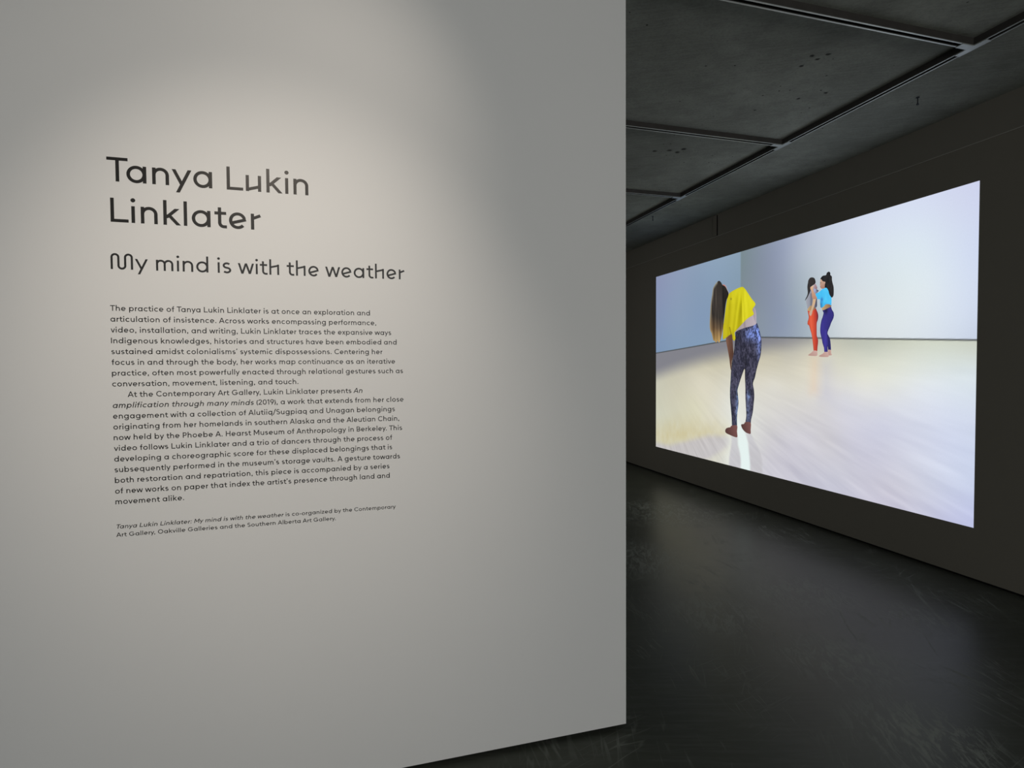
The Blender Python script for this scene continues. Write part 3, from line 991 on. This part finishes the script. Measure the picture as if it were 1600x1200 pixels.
def tps(P, key, smooth=0.02):
    """smooth surface through the sampled picture colours (thin-plate spline)"""
    S = np.array(SAMPLES[key], float)
    X = S[:, :2]
    U = lambda r2: 0.5 * r2 * np.log(r2 + 1e-9)
    d2 = ((X[:, None] - X[None]) ** 2).sum(-1)
    n = len(X)
    A = np.zeros((n + 3, n + 3))
    A[:n, :n] = U(d2) + np.eye(n) * smooth
    A[:n, n] = A[n, :n] = 1
    A[:n, n + 1:] = X
    A[n + 1:, :n] = X.T
    B = np.zeros((n + 3, 3))
    B[:n] = S[:, 2:5]
    W = np.linalg.solve(A, B)
    out = W[n] + P @ W[n + 1:]
    for i in range(n):
        out = out + U(((P - X[i]) ** 2).sum(-1))[:, None] * W[i]
    return np.clip(out, S[:, 2:5].min(0) - 3, S[:, 2:5].max(0) + 3)


RNG = np.random.RandomState(7)
LAT = RNG.rand(256, 256)


def vnoise(x, y):
    xi, yi = np.floor(x).astype(int), np.floor(y).astype(int)
    fx, fy = x - xi, y - yi
    fx, fy = fx * fx * (3 - 2 * fx), fy * fy * (3 - 2 * fy)
    g = lambda a, b: LAT[a % 256, b % 256]
    return (g(xi, yi) * (1 - fx) + g(xi + 1, yi) * fx) * (1 - fy) + (g(xi, yi + 1) * (1 - fx) + g(xi + 1, yi + 1) * fx) * fy


def fbm(x, y, n=3):
    s, a, t = 0, 1.0, 0
    for _ in range(n):
        s = s + a * vnoise(x, y)
        t += a
        a *= 0.5
        x, y = x * 2.03 + 11.3, y * 2.03 + 5.7
    return s / t


def to_lin(C):
    C = np.clip(C, 0, 255) / 255.0
    return np.where(C <= 0.04045, C / 12.92, ((C + 0.055) / 1.055) ** 2.4)


def put_colors(me, C):
    a = me.color_attributes.new('picture', 'FLOAT_COLOR', 'POINT')
    buf = np.ones((len(C), 4))
    buf[:, :3] = to_lin(C)
    a.data.foreach_set('color', buf.ravel())


def backdrop_colors(P):
    s, t = P[:, 0], P[:, 1]
    left, back, fl = tps(P, 'left', 0.1), tps(P, 'back', 0.03), tps(P, 'floor', 0.01)
    # floor boards: streaks that run away from the viewer of the film
    vx, vy = OUTLINES['p_vp'][0]
    ang = np.arctan2(t - vy, s - vx)
    rad = np.hypot(s - vx, t - vy)
    near = np.clip((0.86 - t) / 0.8, 0, 1)
    n1 = fbm(ang * 42, rad * 1.7, 2) - 0.5
    n2 = fbm(ang * 110 + 31, rad * 3.1 + 9, 2) - 0.5
    n3 = fbm(s * 2.2 + 3, t * 3.1 + 8, 2) - 0.5
    amp = (6 + 13 * near) * np.clip((rad - 0.15) / 0.9, 0.25, 1) * np.clip((s - 0.2) / 1.4, 0.4, 1)
    fl = fl + (n1 * amp + n2 * amp * 0.8)[:, None] * np.array([1.0, 1.0, 0.85]) + (n3 * 9)[:, None] * np.array([0.6, 0.6, 1.0])
    sh = soft(P, 'p_shade', 0.13)
    fl = fl * (1 - sh) + np.array([128, 128, 136]) * sh
    # what lies on the floor
    y = soft(P, 'p_yellow', 0.24, 0.03)
    patch = np.array([205, 195, 155]) + ((fbm(s * 16, t * 8, 3) - 0.5) * 28)[:, None] * np.array([0.5, 0.8, 1.5])
    fl = fl * (1 - 0.85 * y) + patch * 0.85 * y
    d = soft(P, 'p_dim', 0.05)
    dim = np.array([193, 189, 193]) + (n2 * 24)[:, None]
    fl = fl * (1 - 0.85 * d) + dim * 0.85 * d
    cream = soft(P, 'p_glare2', 0.13)
    fl = fl * (1 - 0.9 * cream) + np.array([232, 236, 226]) * 0.9 * cream
    g = soft(P, 'p_glare', 0.045, 0.01)
    fl = fl * (1 - g) + np.array([228, 242, 240]) * g
    for nm in ('p_shadow1', 'p_shadow2'):
        k = soft(P, nm, 0.02)
        sh = np.array([196, 194, 199]) + (n2 * 14)[:, None]
        fl = fl * (1 - k) + sh * k
    # a bright haze round the near dancer's shins
    hz = np.exp(-(((s - OUTLINES['a_foot1'][0][0]) / 0.28) ** 2 + ((t - 0.62) / 0.40) ** 2))[:, None]
    fl = fl * (1 - 0.45 * hz) + np.array([232, 238, 232]) * 0.45 * hz
    o = soft(P, 'p_orange', 0.10)
    fl = fl * (1 - 0.32 * o) + np.array([240, 190, 150]) * 0.32 * o
    b = soft(P, 'p_blue', 0.12)
    fl = fl * (1 - 0.25 * b) + np.array([170, 172, 210]) * 0.25 * b
    kl, kf, kn = soft(P, 'p_wallL', 0.012), soft(P, 'p_floor', 0.008), None
    C = back * (1 - kl) + left * kl
    C = C * (1 - kf) + fl * kf
    # dark line where wall meets floor
    L = np.array(OUTLINES['p_line'])
    dist = np.full(len(P), 1e9)
    for a, b2 in zip(L[:-1], L[1:]):
        e = b2 - a
        q = np.clip(((P - a) @ e) / (e @ e), 0, 1)
        dist = np.minimum(dist, np.hypot(*(P - a - q[:, None] * e).T))
    k = np.clip(1.35 - dist / 0.0075, 0, 1)[:, None]
    return C * (1 - 0.8 * k) + np.array([58, 60, 58]) * 0.8 * k


proj = thing(empty('video_projection', (SW, PY - PW / 2, PZ)),
             'huge bright projected film image of three dancers on the dark wall', 'projection')


def backdrop():
    nx, nz = 640, 360
    gs, gt = np.meshgrid(np.linspace(0, PW, nx + 1), np.linspace(0, PH, nz + 1))
    P = np.stack([gs.ravel(), gt.ravel()], 1)
    co = np.zeros((len(P), 3))
    co[:, 0] = -0.0010
    co[:, 1] = PW / 2 - P[:, 0]
    co[:, 2] = P[:, 1]
    i, j = np.meshgrid(np.arange(nx), np.arange(nz))
    a = (j * (nx + 1) + i).ravel()
    q = np.stack([a, a + 1, a + nx + 2, a + nx + 1], 1)
    me = bpy.data.meshes.new('projected_backdrop')
    me.vertices.add(len(co))
    me.vertices.foreach_set('co', co.ravel())
    me.loops.add(q.size)
    me.loops.foreach_set('vertex_index', q.ravel())
    me.polygons.add(len(q))
    me.polygons.foreach_set('loop_start', np.arange(0, q.size, 4))
    me.update(calc_edges=True)
    put_colors(me, backdrop_colors(P))
    me.materials.append(M['projected'])
    o = link(bpy.data.objects.new('projected_backdrop', me), proj)
    o['label'] = 'pale studio walls and blond board floor in the film image'
    return o


backdrop()


def sheet(name, outlines, depth, fn, parent, step=0.006, label=None, sub=3):
    """flat figure piece: triangulated outline(s) with picture colours at its points"""
    V, Fc, PP = [], [], []
    if isinstance(outlines, str):
        outlines = [outlines]
    for nm in outlines:
        ol = smooth_outline(OUTLINES[nm], sub)
        lo, hi = ol.min(0), ol.max(0)
        g = np.stack(np.meshgrid(np.arange(lo[0], hi[0], step), np.arange(lo[1], hi[1], step)), -1).reshape(-1, 2)
        g[:, 0] += (np.round((g[:, 1] - lo[1]) / step) % 2) * step * 0.5
        g = g[signed(g, ol) > step * 0.45]
        pts = [Vector((float(a), float(b))) for a, b in ol] + [Vector((float(a), float(b))) for a, b in g]
        n = len(ol)
        r = delaunay_2d_cdt(pts, [(i, (i + 1) % n) for i in range(n)], [], 1, 1e-6)
        b0 = len(V)
        V += [(-depth, PW / 2 - v.x, v.y) for v in r[0]]
        PP += [(v.x, v.y) for v in r[0]]
        Fc += [tuple(b0 + k for k in f) for f in r[2]]
    me = bpy.data.meshes.new(name)
    me.from_pydata(V, [], Fc)
    me.update()
    PP = np.array(PP)
    u = (PP - PP.min(0)) / np.maximum(PP.max(0) - PP.min(0), 1e-6)
    put_colors(me, fn(PP, u[:, 0], u[:, 1]))
    me.materials.append(M['projected'])
    o = link(bpy.data.objects.new(name, me), parent)
    if label:
        o['label'] = label
    return o


def mixc(a, b, k):
    k = np.clip(k, 0, 1)[:, None]
    return np.array(a, float) * (1 - k) + np.array(b, float) * k


def edge(P, name, w):
    return np.clip(signed(P, smooth_outline(OUTLINES[name], 2)) / w, 0, 1)


def f_a_hair(P, u, v):
    st = fbm(u * 15 + v * 1.5, v * 1.6, 3)
    C = mixc((176, 142, 84), (112, 88, 62), (v - 0.02) / 0.22)
    k = np.clip((v - 0.16 - 0.25 * np.clip(0.5 - u, 0, 1)) / 0.24, 0, 1)[:, None]
    C = C * (1 - k) + np.array([52, 46, 42]) * k
    C = C + ((st - 0.5) * 120)[:, None] * np.array([1, 0.93, 0.8]) * (0.55 + 0.45 * (1 - v))[:, None]
    rim = np.clip(1 - edge(P, 'a_hair', 0.035), 0, 1) * (u < 0.42)
    C = C * (1 - rim[:, None] * 0.75) + mixc((168, 140, 92), (198, 198, 180), v) * rim[:, None] * 0.75
    C = C * (1 - 0.35 * np.clip((u - 0.62) / 0.3, 0, 1) * (v < 0.9))[:, None]
    return C


def f_skin(base, dark):
    def f(P, u, v):
        return mixc(base, dark, 0.25 + 0.9 * (fbm(P[:, 0] * 14, P[:, 1] * 14, 2) - 0.4))
    return f


def f_arm_a(P, u, v):
    return mixc((120, 84, 66), (84, 58, 48), u) + ((fbm(P[:, 0] * 30, P[:, 1] * 10, 2) - 0.5) * 20)[:, None]


def f_face_a(P, u, v):
    return mixc((196, 120, 110), (172, 165, 165), np.clip(u * 1.4 - v * 0.2, 0, 1))


def f_back_a(P, u, v):
    C = mixc((160, 146, 150), (188, 176, 184), u)
    line = np.exp(-((u - 0.50 + 0.1 * v) / 0.05) ** 2)
    return C - line[:, None] * 22


def f_arm2_a(P, u, v):
    return mixc((150, 140, 150), (178, 168, 180), u)


def f_shirt_a(P, u, v):
    C = mixc((196, 184, 22), (226, 220, 34), u * 0.9 + v * 0.55 - 0.3)
    # folds run from the shoulder down to the hem
    for (c0, c1, w, k) in ((0.16, 0.26, 0.04, -16), (0.30, 0.50, 0.035, -14), (0.36, 0.58, 0.03, 10), (0.45, 0.62, 0.06, -26),
                           (0.66, 0.60, 0.018, 34), (0.57, 0.60, 0.05, -22), (0.80, 0.68, 0.05, 10)):
        c = c0 + (c1 - c0) * v
        kk = np.exp(-((u - c) / w) ** 2) * np.clip((1.0 - v) * 3, 0, 1) * k
        C = C + kk[:, None] * np.array([1, 1, 0.8])
    crease = np.exp(-((u - 0.23 - 0.35 * (0.25 - v)) / 0.018) ** 2) * ((v > 0.04) & (v < 0.27))
    C = C - crease[:, None] * np.array([50, 55, 8])
    tag = np.exp(-(((u - 0.265) / 0.014) ** 2 + ((v - 0.81) / 0.018) ** 2))
    C = C * (1 - 0.75 * tag)[:, None] + np.array([60, 60, 50]) * (0.75 * tag)[:, None]
    C = C + ((fbm(u * 9 + 4, v * 4, 2) - 0.5) * 20)[:, None] * np.array([1, 1, 0.4])
    e = edge(P, 'a_shirt', 0.016)
    return C * (0.93 + 0.07 * e)[:, None]


def f_leg_a(P, u, v):
    n = 0.6 * fbm(P[:, 0] * 95, P[:, 1] * 60, 3) + 0.4 * fbm(P[:, 0] * 34 + 3, P[:, 1] * 15, 2)
    n2 = fbm(P[:, 0] * 24 + 9, P[:, 1] * 11 + 4, 2)
    k = np.clip((n - 0.36) / 0.26, 0, 1)
    dark, lite = np.array([36, 36, 52.0]), np.array([88, 86, 108.0])
    C = dark + (lite - dark) * (k * (0.45 + 0.55 * n2))[:, None]
    # sheen: hip, waist, calves
    sh = np.exp(-(((u - 0.88) / 0.16) ** 2 + ((v - 0.93) / 0.10) ** 2)) + 0.75 * np.exp(-(((u - 0.62) / 0.16) ** 2 + ((v - 0.90) / 0.06) ** 2))
    sh += 0.55 * np.exp(-(((u - 0.93) / 0.07) ** 2 + ((v - 0.78) / 0.12) ** 2))
    calf = np.exp(-(((u - 0.28) / 0.075) ** 2 + ((v - 0.27) / 0.10) ** 2)) * 0.95
    calf += np.exp(-(((u - 0.24) / 0.06) ** 2 + ((v - 0.13) / 0.08) ** 2)) * 0.6
    calf += np.exp(-(((u - 0.62) / 0.05) ** 2 + ((v - 0.325) / 0.04) ** 2)) * 0.9
    calf += np.exp(-(((u - 0.60) / 0.07) ** 2 + ((v - 0.17) / 0.12) ** 2)) * 0.45
    C = C + (sh * (0.35 + 0.9 * k))[:, None] * np.array([56, 78, 132]) + (calf * (0.35 + 0.8 * k))[:, None] * np.array([62, 86, 116])
    e = edge(P, 'a_leg', 0.014)
    teal = (u < 0.28) & (v < 0.5)
    C = C * (0.72 + 0.28 * e)[:, None] + np.where(teal[:, None], (1 - e)[:, None] * np.array([0, 26, 24]), 0)
    # inner-thigh shade
    inn = np.exp(-(((u - 0.50) / 0.05) ** 2)) * np.clip((v - 0.45) * 4, 0, 1) * np.clip((0.8 - v) * 5, 0, 1)
    return C * (1 - 0.35 * inn)[:, None]


def f_foot_a(P, u, v):
    return mixc((78, 52, 48), (126, 84, 82), u * 0.8 + v * 0.2)


def figure(label, base_name, base_fn, depth, extra):
    f = sheet('dancer_figure', base_name, depth, base_fn, proj, label=label)
    d = depth
    for nm, ol, fn, lb in extra:
        d += 0.0004
        sheet(nm, ol, d, fn, f, label=lb)
    return f


figure('dancer seen from behind in the film, bent sideways, long hair hanging, yellow top', 'a_leg', f_leg_a, 0.0020, [
    ('foot', 'a_foot1', f_foot_a, None), ('foot', 'a_foot2', f_foot_a, None),
    ('lower_back', 'a_back', f_back_a, 'bare skin between top and leggings'),
    ('arm', 'a_arm2', f_arm2_a, None), ('arm', 'a_arm', f_arm_a, 'bare arm hanging straight down'),
    ('shirt', 'a_shirt', f_shirt_a, 'loose bright yellow cropped top'),
    ('face', 'a_face', f_face_a, None),
    ('hair', 'a_hair', f_a_hair, 'long hair, dark at the crown and blond at the tips')])


def f_b_leg(P, u, v):
    C = mixc((212, 82, 54), (170, 48, 44), (u - 0.55) * 2.2 + np.clip((v - 0.6) * 1.0, 0, 1) * (u > 0.6))
    C = C + (np.exp(-((u - 0.40 - 0.3 * (0.5 - v)) / 0.12) ** 2) * 14)[:, None]
    k = ((v > 0.62) & (v < 0.92) & (u > 0.86))[:, None] * 0.55
    C = C * (1 - k) + np.array([92, 32, 52]) * k
    return C * (0.80 + 0.20 * edge(P, 'b_leg', 0.012))[:, None]


def f_b_shirt(P, u, v):
    C = mixc((158, 160, 170), (120, 122, 140), u * 1.2 - 0.1)
    k = (np.exp(-((u - 0.42) / 0.08) ** 2) * (v < 0.72))
    C = C - k[:, None] * 34
    k = np.clip((u - 0.62) * 4, 0, 1) * np.clip((0.55 - v) * 4, 0, 1)
    C = C * (1 - k)[:, None] + np.array([66, 66, 84]) * k[:, None]
    k = np.clip((u - 0.75) * 6, 0, 1) * np.clip((v - 0.68) * 6, 0, 1)
    C = C * (1 - k)[:, None] + np.array([52, 48, 56]) * k[:, None]
    k = np.exp(-(((u - 0.70) / 0.14) ** 2 + ((v - 0.82) / 0.14) ** 2))
    return C + k[:, None] * np.array([34, 40, 60])


def f_hair_dark(tone):
    def f(P, u, v):
        n = fbm(P[:, 0] * 45, P[:, 1] * 18, 3)
        return np.array(tone, float) + ((n - 0.5) * 34)[:, None] * np.array([1, 0.93, 0.88])
    return f


def f_b_arm(P, u, v):
    return mixc((196, 168, 150), (212, 178, 138), v) + ((fbm(P[:, 0] * 30, P[:, 1] * 20, 2) - 0.5) * 20)[:, None]


def f_b_skin(P, u, v):
    return mixc((200, 168, 120), (132, 98, 74), u * 0.9)


def f_b_head(P, u, v):
    return mixc((190, 168, 172), (132, 96, 104), u * 0.6 + (1 - v) * 0.3)


def f_foot_l(P, u, v):
    return mixc((178, 140, 130), (212, 180, 172), u * 0.5 + v * 0.3)


figure('farther dancer on the left of the pair in the film, grey top and orange leggings', 'b_leg', f_b_leg, 0.0020, [
    ('foot', 'b_foot', f_foot_l, None), ('waist', 'b_skin', f_b_skin, None),
    ('shirt', 'b_shirt', f_b_shirt, 'loose grey top'), ('face', 'b_head', f_b_head, None),
    ('arm', 'b_arm', f_b_arm, None), ('hair', 'b_hair', f_hair_dark((46, 42, 42)), 'long straight dark hair')])


def f_c_leg(P, u, v):
    C = mixc((48, 44, 118), (58, 52, 140), fbm(P[:, 0] * 10, P[:, 1] * 4, 2) * 1.6 - 0.3)
    k = np.exp(-((u - 0.45 - 0.2 * (v - 0.5)) / 0.10) ** 2) * (v < 0.5)
    C = C + k[:, None] * np.array([10, 8, 20])
    k = np.exp(-((u - 0.62 + 0.3 * (v - 0.3)) / 0.05) ** 2) * (v < 0.5)
    C = C * (1 - 0.3 * k)[:, None]
    k = np.exp(-(((u - 0.42) / 0.13) ** 2 + ((v - 0.93) / 0.08) ** 2))
    C = C * (1 - 0.45 * k)[:, None]
    return C * (0.80 + 0.20 * edge(P, 'c_leg', 0.014))[:, None]


def f_c_shirt(P, u, v):
    C = mixc((62, 184, 240), (84, 202, 250), u * 0.8 + v * 0.3)
    k = np.clip((0.52 - u) * 6, 0, 1) * np.clip((0.36 - v) * 6, 0, 1) * (u > 0.22)
    C = C * (1 - k)[:, None] + np.array([48, 128, 186]) * k[:, None]
    k = np.exp(-(((u - 0.40) / 0.07) ** 2 + ((v - 0.40) / 0.10) ** 2))
    C = C * (1 - 0.7 * k)[:, None] + np.array([52, 92, 166]) * (0.7 * k)[:, None]
    k = np.exp(-((v - 0.13 - 0.0 * u) / 0.03) ** 2) * (u > 0.55)
    C = C * (1 - 0.4 * k)[:, None] + np.array([58, 130, 215]) * (0.4 * k)[:, None]
    return C + ((fbm(P[:, 0] * 26, P[:, 1] * 18, 2) - 0.5) * 26)[:, None] * np.array([0.8, 0.7, 0.4])


def f_c_arm(P, u, v):
    C = mixc((212, 170, 138), (176, 128, 108), (1 - v) * 1.1 - 0.25)
    return C + (np.clip((v - 0.75) * 4, 0, 1) * 14)[:, None]


def f_c_face(P, u, v):
    C = mixc((206, 172, 150), (160, 118, 104), (1 - v) * 0.9 - 0.1 + 0.2 * u)
    eye = np.exp(-(((u - 0.12) / 0.14) ** 2 + ((v - 0.60) / 0.04) ** 2))
    mouth = np.exp(-(((u - 0.08) / 0.12) ** 2 + ((v - 0.22) / 0.035) ** 2))
    ear = np.exp(-(((u - 0.82) / 0.10) ** 2 + ((v - 0.62) / 0.14) ** 2))
    C = C * (1 - 0.45 * eye)[:, None] + ear[:, None] * np.array([26, 20, 18])
    return C * (1 - mouth[:, None] * np.array([0.15, 0.40, 0.35]))


figure('dancer on the right of the far pair in the film, blue top, hand raised', 'c_leg', f_c_leg, 0.0048, [
    ('foot', 'c_foot2', f_foot_l, None), ('foot', 'c_foot1', f_foot_l, None), ('waist', 'c_skin', f_b_skin, None),
    ('arm', 'c_arm', f_c_arm, 'bare arm bent up to the other dancer'), ('shirt', 'c_shirt', f_c_shirt, 'sky blue cropped top'),
    ('face', 'c_face', f_c_face, None), ('hair', 'c_hair', f_hair_dark((34, 32, 34)), 'curly dark hair with a topknot')])
